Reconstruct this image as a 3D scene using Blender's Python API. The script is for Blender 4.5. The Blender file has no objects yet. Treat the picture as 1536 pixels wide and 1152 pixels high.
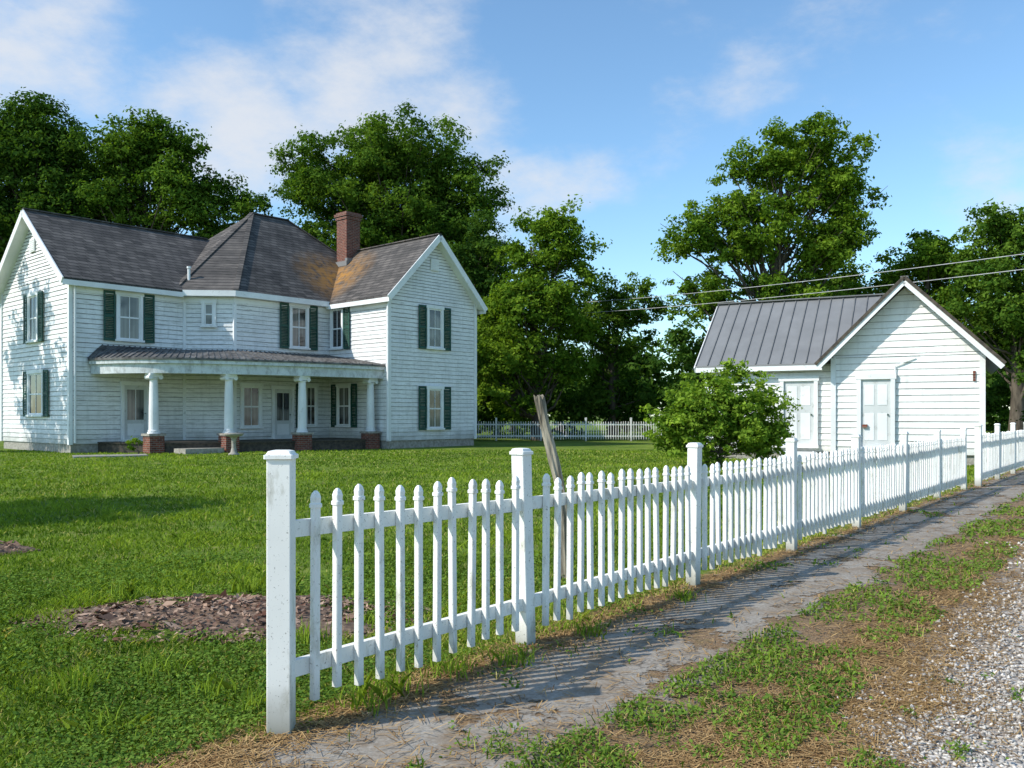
import bpy, math, random
import numpy as np
from mathutils import Vector
random.seed(3); rng=np.random.default_rng(7)
S=bpy.context.scene
S.view_settings.view_transform='Standard'
try: S.view_settings.look='None'
except: pass
S.view_settings.exposure=0

# ------------------------------------------------------------ materials
def newmat(name):
    m=bpy.data.materials.new(name); m.use_nodes=True
    nt=m.node_tree; nt.nodes.clear()
    out=nt.nodes.new('ShaderNodeOutputMaterial')
    return m,nt,out
def N(nt,t,**k):
    n=nt.nodes.new(t)
    for a,b in k.items(): setattr(n,a,b)
    return n
def L(nt,a,b): nt.links.new(a,b)
def coords(nt,scale=(1,1,1),kind='Object'):
    if kind=='World':
        g=N(nt,'ShaderNodeNewGeometry'); src=g.outputs['Position']
    else:
        g=N(nt,'ShaderNodeTexCoord'); src=g.outputs[kind]
    mp=N(nt,'ShaderNodeMapping'); mp.inputs['Scale'].default_value=scale
    L(nt,src,mp.inputs['Vector']); return mp.outputs[0]
def noise(nt,vec,scale,detail=5,rough=.6):
    n=N(nt,'ShaderNodeTexNoise'); n.inputs['Scale'].default_value=scale
    n.inputs['Detail'].default_value=detail; n.inputs['Roughness'].default_value=rough
    L(nt,vec,n.inputs['Vector']); return n.outputs['Fac']
def ramp(nt,fac,stops):
    r=N(nt,'ShaderNodeValToRGB'); e=r.color_ramp.elements
    while len(e)<len(stops): e.new(0.5)
    for i,(p,c) in enumerate(stops):
        e[i].position=p; e[i].color=(c[0],c[1],c[2],1) if hasattr(c,'__len__') else (c,c,c,1)
    L(nt,fac,r.inputs[0]); return r.outputs[0]
def mix(nt,f,a,b,mode='MIX'):
    m=N(nt,'ShaderNodeMix',data_type='RGBA',blend_type=mode)
    for i,s in ((0,f),(6,a),(7,b)):
        if hasattr(s,'links') or hasattr(s,'is_linked'): L(nt,s,m.inputs[i])
        else: m.inputs[i].default_value=s if i==0 else (s[0],s[1],s[2],1)
    return m.outputs[2]
def math_(nt,op,a,b=0.0,c=None,clamp=False):
    m=N(nt,'ShaderNodeMath',operation=op); m.use_clamp=clamp
    for i,s in enumerate((a,b,c)):
        if s is None: continue
        if hasattr(s,'is_linked'): L(nt,s,m.inputs[i])
        else: m.inputs[i].default_value=s
    return m.outputs[0]
def princ(nt,out,col,rough=.7,bump=None,bstr=.3,bdist=.02,metal=0,spec=.4):
    p=N(nt,'ShaderNodeBsdfPrincipled')
    if hasattr(col,'is_linked'): L(nt,col,p.inputs['Base Color'])
    else: p.inputs['Base Color'].default_value=(*col,1)
    p.inputs['Roughness'].default_value=rough; p.inputs['Metallic'].default_value=metal
    p.inputs['Specular IOR Level'].default_value=spec
    if bump is not None:
        b=N(nt,'ShaderNodeBump'); b.inputs['Strength'].default_value=bstr; b.inputs['Distance'].default_value=bdist
        L(nt,bump,b.inputs['Height']); L(nt,b.outputs[0],p.inputs['Normal'])
    L(nt,p.outputs[0],out.inputs[0]); return p
def simple(name,c1,c2,scale=4,rough=.7,stretch=(1,1,1),lo=.35,hi=.65,bstr=.25,bdist=.01,metal=0):
    m,nt,out=newmat(name); v=coords(nt,stretch); f=noise(nt,v,scale)
    princ(nt,out,ramp(nt,f,[(lo,c1),(hi,c2)]),rough,f,bstr,bdist,metal); return m

def paint(name,base,stain,scale,stretch,lo,hi,spk=.0,low=None,peel=0):
    m,nt,out=newmat(name)
    v=coords(nt,stretch); f=noise(nt,v,scale,8,.7)
    c=ramp(nt,f,[(lo,stain),(hi,base)])
    v2=coords(nt); g=noise(nt,v2,.9,4)
    c=mix(nt,ramp(nt,g,[(.35,.5),(.65,0.0)]),c,[x*.70 for x in base])
    if peel:
        h=noise(nt,coords(nt,(1,1,5)),9,6,.75); c=mix(nt,ramp(nt,h,[(.60,0.0),(.67,peel)]),c,(.23,.22,.20))
        h2=noise(nt,coords(nt,(3,3,.35)),2.0,5,.7); c=mix(nt,ramp(nt,h2,[(.50,0.0),(.72,.45)]),c,(.45,.46,.44))
    if spk>0:
        s=noise(nt,v2,55,3,.8); c=mix(nt,ramp(nt,s,[(.61,0.0),(.69,spk)]),c,(.12,.11,.08))
    if low:
        sp=N(nt,'ShaderNodeSeparateXYZ'); L(nt,v2,sp.inputs[0])
        z=math_(nt,'ADD',sp.outputs[2],math_(nt,'MULTIPLY',g,low*1.2))
        k=N(nt,'ShaderNodeMapRange'); k.inputs[1].default_value=low*.55; k.inputs[2].default_value=low*2; k.inputs[3].default_value=.75; k.inputs[4].default_value=0
        L(nt,z,k.inputs[0]); c=mix(nt,k.outputs[0],c,(.12,.12,.07))
    princ(nt,out,c,.6,f,.2,.004); return m
M_side=paint('weathered_siding_paint',(.82,.82,.82),(.42,.42,.40),2.2,(1,1,9),.32,.49,low=.68,peel=.55)
M_shed=paint('shed_siding_paint',(.84,.84,.82),(.5,.49,.45),2.0,(1,1,7),.28,.43,low=.42,peel=.28)
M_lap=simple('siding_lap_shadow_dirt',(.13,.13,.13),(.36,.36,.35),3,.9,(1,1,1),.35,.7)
M_lap2=simple('shed_lap_shadow_dirt',(.22,.21,.20),(.48,.48,.46),3,.9,(1,1,1),.35,.7)  # dark lap lines: shadow of each board overlap painted in together with dirt
M_trim=paint('trim_paint',(.80,.81,.82),(.5,.5,.47),5,(1,1,1),.28,.42)
M_fence=paint('fence_paint',(.86,.85,.81),(.45,.43,.35),9,(1,1,.35),.31,.46,spk=.8,low=.18)
M_shut=simple('green_shutter_paint',(.008,.045,.035),(.02,.09,.065),6,.6)
M_col=paint('column_paint',(.62,.66,.68),(.28,.29,.28),5,(1,1,.6),.33,.55)
M_darkwood=simple('dark_wood',(.03,.025,.02),(.09,.07,.05),8)
M_conc=simple('concrete',(.22,.2,.17),(.38,.36,.32),9)
M_metal=simple('grey_metal_roofing',(.17,.17,.172),(.215,.215,.218),1.2,.5,(1,1,1),.3,.7,.05)
M_pmetal=simple('porch_roof_metal',(.045,.04,.038),(.17,.165,.16),3,.6)
M_seam=simple('roof_seam_metal',(.12,.12,.12),(.17,.17,.17),2,.5)
M_bark=simple('tree_bark',(.05,.04,.03),(.13,.105,.08),6,.95,(1,1,.25),bstr=.6,bdist=.05)
M_wpost=simple('old_grey_wood',(.06,.05,.035),(.36,.32,.25),14,.95,(1,1,.12),.35,.62,.9,.02)
M_wire=simple('cable',(.35,.35,.36),(.5,.5,.5),4)
M_door=paint('door_paint',(.60,.62,.62),(.36,.36,.34),5,(1,1,1),.3,.45)

def shingles():
    m,nt,out=newmat('asphalt_shingles')
    v=coords(nt); sp=N(nt,'ShaderNodeSeparateXYZ'); L(nt,v,sp.inputs[0])
    xy=math_(nt,'ADD',sp.outputs[0],math_(nt,'MULTIPLY',sp.outputs[1],.83))
    cb=N(nt,'ShaderNodeCombineXYZ'); L(nt,xy,cb.inputs[0]); L(nt,sp.outputs[2],cb.inputs[1])
    b=N(nt,'ShaderNodeTexBrick'); b.inputs['Scale'].default_value=1
    b.inputs['Brick Width'].default_value=.42; b.inputs['Row Height'].default_value=.15; b.inputs['Mortar Size'].default_value=.014
    b.inputs['Color1'].default_value=(.140,.128,.125,1); b.inputs['Color2'].default_value=(.07,.066,.066,1); b.inputs['Mortar'].default_value=(.028,.028,.028,1)
    L(nt,cb.outputs[0],b.inputs['Vector'])
    n=noise(nt,coords(nt,(1,1,.35)),1.3,7,.7)
    c=mix(nt,1.0,b.outputs[0],ramp(nt,n,[(.3,(.6,.6,.6)),(.7,(1.35,1.3,1.22))]),'MULTIPLY')
    vm=N(nt,'ShaderNodeVectorMath',operation='DISTANCE'); L(nt,v,vm.inputs[0]); vm.inputs[1].default_value=(1.0,5.1,8.2)
    k=N(nt,'ShaderNodeMapRange'); k.inputs[1].default_value=.3; k.inputs[2].default_value=2.4; k.inputs[3].default_value=1; k.inputs[4].default_value=0
    L(nt,vm.outputs['Value'],k.inputs[0])
    n2=noise(nt,coords(nt,(1.6,1.6,.5)),2.2,5)
    f=math_(nt,'MULTIPLY',k.outputs[0],ramp(nt,n2,[(.34,0),(.58,1)]),clamp=True)
    c=mix(nt,f,c,(.36,.18,.045))
    princ(nt,out,c,.9,b.outputs['Fac'],-.4,.02,spec=.2); return m
M_roof=shingles()
def bricks():
    m,nt,out=newmat('red_brick')
    v=coords(nt); sp=N(nt,'ShaderNodeSeparateXYZ'); L(nt,v,sp.inputs[0])
    cb=N(nt,'ShaderNodeCombineXYZ'); L(nt,math_(nt,'ADD',sp.outputs[0],sp.outputs[1]),cb.inputs[0]); L(nt,sp.outputs[2],cb.inputs[1])
    b=N(nt,'ShaderNodeTexBrick'); b.inputs['Scale'].default_value=1
    b.inputs['Brick Width'].default_value=.22; b.inputs['Row Height'].default_value=.08; b.inputs['Mortar Size'].default_value=.01
    b.inputs['Color1'].default_value=(.22,.06,.035,1); b.inputs['Color2'].default_value=(.12,.035,.025,1); b.inputs['Mortar'].default_value=(.22,.18,.15,1)
    L(nt,cb.outputs[0],b.inputs['Vector'])
    n=noise(nt,v,5); c=mix(nt,1.0,b.outputs[0],ramp(nt,n,[(.3,(.6,.6,.6)),(.7,(1.2,1.2,1.2))]),'MULTIPLY')
    princ(nt,out,c,.9,b.outputs['Fac'],-.5,.01); return m
M_brick=bricks()
def glass():
    m,nt,out=newmat('window_glass')
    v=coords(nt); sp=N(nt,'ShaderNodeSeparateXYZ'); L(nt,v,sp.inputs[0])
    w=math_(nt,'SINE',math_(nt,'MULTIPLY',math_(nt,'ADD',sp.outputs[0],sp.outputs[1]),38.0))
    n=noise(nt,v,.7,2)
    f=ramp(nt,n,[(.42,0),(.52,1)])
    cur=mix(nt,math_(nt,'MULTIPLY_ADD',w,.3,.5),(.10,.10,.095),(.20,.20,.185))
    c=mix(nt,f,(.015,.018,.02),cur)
    princ(nt,out,c,.06,None,spec=.7); return m
M_glass=glass()

def leafmat(name,c1,c2,trans=.35,c3=None):
    m,nt,out=newmat(name)
    a=N(nt,'ShaderNodeAttribute'); a.attribute_name='tint'
    st=[(0,c1),(1,c2)] if c3 is None else [(0,c1),(.75,c2),(1,c3)]
    c=ramp(nt,a.outputs['Fac'],st)
    d=N(nt,'ShaderNodeBsdfDiffuse'); L(nt,c,d.inputs['Color'])
    if trans>0:
        t=N(nt,'ShaderNodeBsdfTranslucent')
        tc=mix(nt,1.0,c,(1.5,1.5,.6),'MULTIPLY'); L(nt,tc,t.inputs['Color'])
        ms=N(nt,'ShaderNodeMixShader'); ms.inputs[0].default_value=trans
        L(nt,d.outputs[0],ms.inputs[1]); L(nt,t.outputs[0],ms.inputs[2]); L(nt,ms.outputs[0],out.inputs[0])
    else: L(nt,d.outputs[0],out.inputs[0])
    return m
M_leaf=leafmat('tree_leaves',(.036,.088,.012),(.145,.24,.032))
M_leafd=leafmat('dark_tree_leaves',(.028,.070,.013),(.10,.18,.028))
M_leafb=leafmat('bright_tree_leaves',(.055,.12,.012),(.20,.305,.032))
M_bush=leafmat('bush_leaves',(.08,.16,.018),(.28,.40,.05),.35)
M_grass=leafmat('grass_blades',(.07,.135,.015),(.26,.36,.042),.25,(.44,.38,.15))
M_weed=leafmat('weed_leaves',(.055,.12,.02),(.20,.30,.05),.2)
M_straw=leafmat('dry_straw',(.16,.085,.035),(.50,.33,.15),0)
M_chip=leafmat('bark_chips',(.11,.055,.04),(.46,.32,.235),0)
M_stone=leafmat('gravel_stone',(.20,.185,.17),(.68,.63,.57),0)

# ------------------------------------------------------------ mesh builder
class MB:
    def __init__(s): s.V=[];s.F=[];s.M=[]
    def add(s,vs,fs,m=0):
        b=len(s.V); s.V+= [tuple(v) for v in vs]
        for f in fs: s.F.append([b+i for i in f]); s.M.append(m)
    def box(s,c,ax,ay,az,m=0):
        c,ax,ay,az=map(Vector,(c,ax,ay,az)); vs=[]
        for k in (-1,1):
            for j in (-1,1):
                for i in (-1,1): vs.append(c+ax*i+ay*j+az*k)
        s.add(vs,[(0,2,3,1),(4,5,7,6),(0,1,5,4),(2,6,7,3),(0,4,6,2),(1,3,7,5)],m)
    def abox(s,x0,x1,y0,y1,z0,z1,m=0):
        s.box(((x0+x1)/2,(y0+y1)/2,(z0+z1)/2),((x1-x0)/2,0,0),(0,(y1-y0)/2,0),(0,0,(z1-z0)/2),m)
    def beam(s,p,q,w,h,m=0,up=(0,0,1)):
        p,q=Vector(p),Vector(q); d=(q-p); l=d.length; d.normalize()
        sd=d.cross(Vector(up)).normalized(); u=sd.cross(d)
        s.box((p+q)/2,d*l/2,sd*w/2,u*h/2,m)
    def slab(s,pts,t,m=0,dr=(0,0,-1)):
        n=len(pts); P=[Vector(p) for p in pts]; D=Vector(dr)*t
        s.add(P+[p+D for p in P],[tuple(range(n)),tuple(reversed(range(n,2*n)))]+[((i+1)%n,i,n+i,n+(i+1)%n) for i in range(n)],m)
    def loft(s,rings,m=0,cap=True):
        n=len(rings[0]); b=[p for r in rings for p in r]; f=[]
        for k in range(len(rings)-1):
            for i in range(n):
                j=(i+1)%n; f.append((k*n+i,k*n+j,(k+1)*n+j,(k+1)*n+i))
        if cap: f.append(tuple(reversed(range(n)))); f.append(tuple(range((len(rings)-1)*n,len(rings)*n)))
        s.add(b,f,m)
    def lathe(s,c,prof,n=16,m=0):
        s.loft([[(c[0]+r*math.cos(2*math.pi*i/n),c[1]+r*math.sin(2*math.pi*i/n),c[2]+z) for i in range(n)] for z,r in prof],m)
    def obj(s,name,mats,parent=None,smooth=False):
        me=bpy.data.meshes.new(name); me.from_pydata(s.V,[],s.F)
        for mm in mats: me.materials.append(mm)
        me.polygons.foreach_set('material_index',s.M)
        if smooth: me.polygons.foreach_set('use_smooth',[True]*len(s.F))
        me.update(); o=bpy.data.objects.new(name,me); S.collection.objects.link(o)
        if parent: o.parent=parent
        return o
def empty(name,loc,rz=0):
    e=bpy.data.objects.new(name,None); e.location=loc; e.rotation_euler=(0,0,rz); e.empty_display_size=.5
    S.collection.objects.link(e); return e

def clap(mb,p0,p1,z0,zt,e=.19,m=0,peak=None,e2=.14,pk=.5,lap=.020,lip=.028):
    p0=Vector(p0);p1=Vector(p1);d=p1-p0;Ln=d.length;d.normalize();n=Vector((d.y,-d.x))
    def P(x,z,o): q=p0+d*x+n*o; return (q.x,q.y,z)
    z=z0; top=peak if peak else zt
    def lim(z):
        if z<=zt or not peak: return 0,Ln
        k=min(1,(z-zt)/(peak-zt)); return k*pk*Ln, Ln-k*(1-pk)*Ln
    while z<top-1e-4:
        st=e if z<zt-.01 else e2
        z2=min(z+st,top)
        if z<zt-.01 and z2>zt: z2=zt
        a0,a1=lim(z); b0,b1=lim(z2)
        if a1-a0<.05: break
        cuts=[0,1]; 
        if a1-a0>3 : cuts=[0,random.uniform(.2,.8),1]
        for i in range(len(cuts)-1):
            o=lip+random.uniform(-.006,.007); sg=random.uniform(-.003,.003); sg2=sg+random.uniform(-.003,.003)
            f0,f1=cuts[i],cuts[i+1]
            A0=a0+(a1-a0)*f0; A1=a0+(a1-a0)*f1; B0=b0+(b1-b0)*f0; B1=b0+(b1-b0)*f1
            zl=z2-lap-random.uniform(-.006,.006); 
            mb.add([P(A0,z+sg,o),P(A1,z+sg2,o),P(B1,zl,.004),P(B0,zl,.004)],[(0,1,2,3)],m)
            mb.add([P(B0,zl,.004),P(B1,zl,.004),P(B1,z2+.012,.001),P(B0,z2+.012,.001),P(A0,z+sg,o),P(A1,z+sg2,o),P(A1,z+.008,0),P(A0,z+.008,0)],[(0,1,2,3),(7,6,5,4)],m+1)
        z=z2
    mb.add([P(0,z0,-.02),P(Ln,z0,-.02),P(Ln,zt,-.02),P(0,zt,-.02)]+([P(Ln*pk,peak,-.02)] if peak else []),[(0,1,2,4,3) if peak else (0,1,2,3)],m)

def fr(c,d):
    d=Vector((d[0],d[1],0)).normalized(); n=Vector((d.y,-d.x,0)); return Vector(c),d,n,Vector((0,0,1))
def window(mb,c,d,w,h,shut=(1,1),mull=True,sw=.46):
    c,d,n,z=fr(c,d)
    B=lambda x,o,zz,hx,ho,hz,m: mb.box(c+d*x+n*o+z*zz,d*hx,n*ho,z*hz,m)
    t=.06
    B(-w/2-t,.045,0,t,.045,h/2,0); B(w/2+t,.045,0,t,.045,h/2,0)
    B(0,.05,h/2+.08,w/2+.16,.05,.08,0); B(0,.07,-h/2-.04,w/2+.17,.07,.04,0)
    B(0,.018,0,w/2,.012,h/2,1)
    B(0,.04,.0,w/2-.001,.02,.03,0)
    for zz in (h/2-.03,-h/2+.035): B(0,.038,zz,w/2-.001,.014,.03,0)
    for x in (-w/2+.025,w/2-.025): B(x,.04,0,.025,.0165,h/2-.005,0)
    if mull: B(0,.036,0,.014,.01,h/2-.06,0)
    for sd,on in ((-1,shut[0]),(1,shut[1])):
        if not on: continue
        xc=sd*(w/2+.15+sw/2); hh=h/2+.1
        for e in (-1,1): B(xc+e*(sw/2-.03),.06,.02,.03,.022,hh,2)
        for zz in (-hh+.05,0,hh-.05): B(xc,.06,zz+.02,sw/2-.06,.018,.05,2)
        k=int(2*hh/.075)
        for i in range(k):
            zz=-hh+.1+i*(2*hh-.2)/k
            mb.box(c+d*xc+n*.06+z*(zz+.03),d*(sw/2-.06),(n*.016-z*.02),(n*.004+z*.005),2)
def door(mb,c,d,w,h,glassy=True):
    c,d,n,z=fr(c,d)
    B=lambda x,o,zz,hx,ho,hz,m: mb.box(c+d*x+n*o+z*zz,d*hx,n*ho,z*hz,m)
    B(-w/2-.06,.05,0,.06,.05,h/2,0); B(w/2+.06,.05,0,.06,.05,h/2,0); B(0,.055,h/2+.08,w/2+.16,.055,.08,0)
    B(0,.02,0,w/2,.015,h/2,3)
    if glassy:
        B(0,.04,h*.14,w/2-.14,.007,h*.28,1); B(0,.04,-h*.32,w/2-.14,.012,h*.11,0)
        B(0,.052,h*.14,.012,.006,h*.28,0)
    else:
        for x in (-1,1):
            for zz,hz in ((h*.27,h*.15),(-h*.2,h*.2)): B(x*w*.22,.04,zz,w*.16,.006,hz,0)
    B(w/2-.08,.06,-.05,.02,.03,.02,2)
    B(0,.09,-h/2-.04,w/2+.15,.12,.04,0)

# ------------------------------------------------------------ farmhouse
H=empty('white_farmhouse',(-5.43,37.6,0),math.radians(48.5))
w=MB()
Z0=.35
clap(w,(-11.13,13.2),(-11.13,5.8),Z0,7.0,peak=9.88)
clap(w,(-11.13,5.8),(-6.47,5.8),Z0,7.0)
clap(w,(-6.47,5.8),(-4.97,4.3),Z0,7.0)
clap(w,(-4.97,4.3),(0,4.3),Z0,7.0)
clap(w,(0,4.3),(0,0),Z0,6.95)
clap(w,(0,0),(5.45,0),Z0,6.95,peak=9.68)
clap(w,(5.45,0),(5.45,12.6),Z0,6.95)
clap(w,(5.45,12.6),(-6.5,12.6),Z0,6.95)
clap(w,(-6.5,13.2),(-11.13,13.2),Z0,7.0)
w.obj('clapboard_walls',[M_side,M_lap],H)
f=MB()
poly=[(-11.1,5.83),(-6.46,5.83),(-4.96,4.33),(.03,4.33),(.03,.03),(5.42,.03),(5.42,12.57),(-11.1,13.15)]
f.slab([(a,b,.36) for a,b in poly],.5); f.obj('stone_foundation',[M_conc],H)
t=MB()
def corner(x,y,z1=6.9,s=.075): t.abox(x-s,x+s,y-s,y+s,Z0-.02,z1)
for x,y in ((-11.13,5.8),(-11.13,13.2),(0,0),(5.45,0),(5.45,12.6)): corner(x,y)
for x,y in ((-6.47,5.8),(-4.97,4.3)): corner(x,y,6.7,.065)
r=MB()
LV=9.5
def gable_roof_u(u0,u1,vc,half,zr,ze,oh,th=.1):
    sl=(zr-ze)/half; zo=ze-sl*oh
    for sgn in (-1,1):
        r.slab([(u0,vc+sgn*(half+oh),zo),(u1,vc+sgn*(half+oh),zo),(u1,vc,zr),(u0,vc,zr)][::(1 if sgn<0 else -1)],th)
    return zo
zo=gable_roof_u(-11.55,-1.5,LV,3.7,10.0,7.08,.38)
for sgn in (-1,1):
    t.beam((-11.57,LV+sgn*4.1,zo-.14),(-11.57,LV,9.86),.05,.26)
    t.beam((-11.3,LV+sgn*3.9,zo-.1),(-11.3,LV,9.74),.5,.03)
    t.beam((-11.55,LV+sgn*4.06,zo-.19),(-6.7,LV+sgn*4.06,zo-.19),.06,.2)
t.abox(-11.2,-6.6,5.44,5.78,6.56,6.6)
t.abox(-11.15,-6.45,5.74,5.76,6.3,6.56)
zr,ze,half,oh=9.82,7.05,2.725,.32; sl=(zr-ze)/half; zo2=ze-sl*oh
for sgn in (-1,1):
    pts=[(2.725+sgn*(half+oh),-.42,zo2),(2.725+sgn*(half+oh),7.5,zo2),(2.725,7.5,zr),(2.725,-.42,zr)]
    r.slab(pts,.1)
    t.beam((2.725+sgn*(half+oh+.03),-.44,zo2-.14),(2.725,-.44,zr-.13),.05,.26)
    t.beam((2.725+sgn*(half+oh-.1),-.2,zo2-.1),(2.725,-.2,zr-.24),.4,.03)
    t.beam((2.725+sgn*(half+oh-.0),-.42,zo2-.19),(2.725+sgn*(half+oh),(4.1 if sgn<0 else 12),zo2-.19),.06,.2)
t.abox(-.3,0,0,4.2,6.5,6.54)
a,b_,c_,d_,e_=(-6.98,5.7),(-5.13,3.92),(5.85,3.92),(5.85,13),(-6.98,13)
ez=6.8; r1=(-1.56,8.5,11.42); r2=(.52,8.5,11.42)
E=lambda q:(q[0],q[1],ez)
rv=[E(a),E(b_),E(c_),E(d_),E(e_),r1,r2]
r.add(rv,[(0,1,5),(1,2,6,5),(2,3,6),(3,4,5,6),(4,0,5)])
for p,q in (((-1.56,8.5,11.44),(-5.13,3.92,6.82)),((-1.56,8.5,11.44),(-6.98,5.7,6.82)),((-1.56,8.5,11.44),(.52,8.5,11.44)),((.52,8.5,11.44),(5.85,3.92,6.82))):
    r.beam(p,q,.22,.05)
t.beam((a[0],a[1],ez-.13),(b_[0],b_[1],ez-.13),.07,.24); t.beam((b_[0]-.02,b_[1]+.01,ez-.13),(-.28,3.93,ez-.13),.07,.24)
t.add([(a[0],a[1],ez-.24),(b_[0],b_[1],ez-.24),(-.0,3.92,ez-.24),(0,4.5,ez-.24),(-4.9,4.5,ez-.24),(-6.5,6.0,ez-.24)],[(0,5,4,1),(1,4,3,2)])
t.beam((-6.5,5.77,6.42),(-4.97,4.25,6.42),.04,.22); t.beam((-4.97,4.26,6.42),(-.02,4.26,6.42),.04,.22)
t.beam((-.04,4.2,6.38),(-.04,.1,6.38),.04,.22)
r.beam((-11.55,LV,10.02),(-3.4,LV,10.02),.2,.05); r.beam((2.725,-.42,9.84),(2.725,6.6,9.84),.2,.05)
ro=r.obj('shingle_roof',[M_roof],H)
t.obj('eaves_and_trim',[M_trim],H)
x=MB()
window(x,(-11.16,9.35,5.5),(0,-1),.85,1.85)
window(x,(-11.16,9.1,2.35),(0,-1),1.45,1.7)
window(x,(-8.85,5.77,5.45),(1,0),.85,1.8)
dg=(1/math.sqrt(2),-1/math.sqrt(2)); 
window(x,(-5.72-.02,5.05-.02,5.8),dg,.36,.95,(0,0),False)
window(x,(-1.75,4.27,5.5),(1,0),.8,1.85,(1,1))
window(x,(-.03,3.62,5.52),(0,-1),.72,1.8,(0,1),sw=.44)
window(x,(2.72,-.03,5.5),(1,0),.8,1.8)
window(x,(2.72,-.03,1.78),(1,0),.8,1.8)
door(x,(-8.6,5.77,1.6),(1,0),.95,2.2)
window(x,(-4.2,4.27,1.85),(1,0),.8,1.75,(0,0))
door(x,(-2.6,4.27,1.55),(1,0),.9,2.2)
window(x,(-1.1,4.27,1.9),(1,0),.5,1.8,(1,0),sw=.4)
window(x,(-.03,3.1,1.9),(0,-1),.8,1.8,(1,1),sw=.4)
window(x,(5.48,3.2,5.5),(0,1),.8,1.8); window(x,(5.48,7,5.5),(0,1),.8,1.8)
for cc,dd in (((2.72,-.03,8.45),(1,0)),((-11.16,LV,8.55),(0,-1))):
    c0,d0,n0,z0=fr(cc,dd); x.box(c0+n0*.03,d0*.25,n0*.03,z0*.27,0)
    for i in range(6): x.box(c0+n0*.065+z0*(-.2+i*.08),d0*.2,n0*.012-z0*.012,z0*.012,0)
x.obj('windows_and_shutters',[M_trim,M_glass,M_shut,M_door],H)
ch=MB(); ch.abox(2.0,2.85,5.6,6.4,8.6,11.35); ch.abox(1.95,2.9,5.55,6.45,11.35,11.5); ch.abox(1.9,2.95,5.5,6.5,11.5,11.64); ch.abox(1.97,2.88,5.57,6.43,11.64,11.72)
ch.obj('brick_chimney',[M_brick],H)
fl=MB(); fl.abox(1.9,2.9,5.42,5.6,9.0,9.35); fl.abox(1.84,2.0,5.4,6.4,8.95,9.2); fl.obj('chimney_flashing',[M_metal],H)
dp=MB(); dp.lathe((-6.2,5.9,6.9),[(0,.06),(.9,.06),(.92,.09),(1.0,.09)],10); dp.lathe((-.13,-.1,.4),[(0,.05),(6.1,.05)],10)
dp.lathe((-11.0,5.66,.4),[(0,.05),(6.1,.05)],10); dp.obj('downspouts_and_vent_pipe',[M_trim],H)

ctrl=[(-10.6,6.6),(-10.3,5.75),(-9.85,4.3),(-9.0,3.0),(-7.85,2.25),(-6.6,1.72),(-5.2,1.25),(-3.8,.88),(-2,.6),(0.0,.42),(2,.3)]
def cr(p,k):
    out=[]
    for i in range(1,len(p)-2):
        for j in range(k):
            s=j/k; A,B_,C,D=[np.array(p[i+q],float) for q in (-1,0,1,2)]
            out.append(.5*((2*B_)+(C-A)*s+(2*A-5*B_+4*C-D)*s*s+(3*B_-A-3*C+D)*s**3))
    out.append(np.array(p[-2],float)); return np.array(out)
P=cr(ctrl,6); n=len(P)
wallpts=np.array([(-9.9,5.77),(-6.47,5.77),(-4.97,4.27),(-.03,4.27)])
sg=np.r_[0,np.cumsum(np.linalg.norm(np.diff(wallpts,axis=0),axis=1))]
tt=np.linspace(0,sg[-1],n); Q=np.c_[np.interp(tt,sg,wallpts[:,0]),np.interp(tt,sg,wallpts[:,1])]
tan=np.gradient(P,axis=0); tan/=np.linalg.norm(tan,axis=1)[:,None]; out=np.c_[tan[:,1],-tan[:,0]]
def strip(mb,A,za,B_,zb,m=0):
    vs=[(p[0],p[1],za) for p in A]+[(p[0],p[1],zb) for p in B_]; k=len(A)
    mb.add(vs,[(i,i+1,k+i+1,k+i) for i in range(k-1)],m)
pr=MB()
Po=P+out*.22
mid=(Po*.45+Q*.55)
strip(pr,Po,3.70,mid,4.04,0); strip(pr,mid,4.04,Q,4.28,0); strip(pr,Po,3.62,Po,3.70,0); strip(pr,P,3.62,Po,3.62,0)
for i in range(0,n,1):
    pr.beam((Po[i][0],Po[i][1],3.715),(mid[i][0],mid[i][1],4.055),.04,.03,0); pr.beam((mid[i][0],mid[i][1],4.055),(Q[i][0],Q[i][1],4.295),.04,.03,0)
pr.obj('porch_metal_roof',[M_pmetal],H)
pf=MB()
strip(pf,P+out*.18,3.48,P+out*.18,3.62); strip(pf,P+out*.08,3.48,P+out*.18,3.48)
strip(pf,P+out*.08,3.10,P+out*.08,3.48); strip(pf,P-out*.14,3.10,P+out*.08,3.10); strip(pf,P-out*.14,3.3,P-out*.14,3.10)
strip(pf,Q,3.3,P,3.3)
pf.obj('porch_entablature',[M_col],H)
pd=MB()
Pf=P-out*.25
strip(pd,Pf+out*.05,.42,Q,.42,0); strip(pd,Pf+out*.05,.36,Pf+out*.05,.42,0); strip(pd,Pf,-.05,Pf,.36,1)
pd.abox(-8.6,-7.0,1.6,2.5,-.02,.2,2)
pd.obj('porch_floor',[M_darkwood,M_darkwood,M_conc],H)
pc=MB(); pb=MB()
for (cx,cy) in ((-9.02,3.28),(-6.6,1.95),(-3.76,1.08),(-.42,.75)):
    pb.abox(cx-.29,cx+.29,cy-.29,cy+.29,-.05,.68,0); pb.abox(cx-.34,cx+.34,cy-.34,cy+.34,.68,.77,1)
    pc.lathe((cx,cy,.77),[(0,.24),(.06,.24),(.07,.2),(.12,.22),(.14,.185),(.9,.18),(1.6,.165),(2.08,.145),(2.1,.17),(2.14,.17)],20)
    pc.abox(cx-.24,cx+.24,cy-.22,cy+.22,3.03,3.10)
    for sx in (-1,1):
        pc.loft([[(cx+sx*.2+.085*math.cos(2*math.pi*i/12),cy+yy,2.95+.085*math.sin(2*math.pi*i/12)) for i in range(12)] for yy in (-.2,.2)])
    pc.abox(cx-.2,cx+.2,cy-.17,cy+.17,2.93,3.03)
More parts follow.
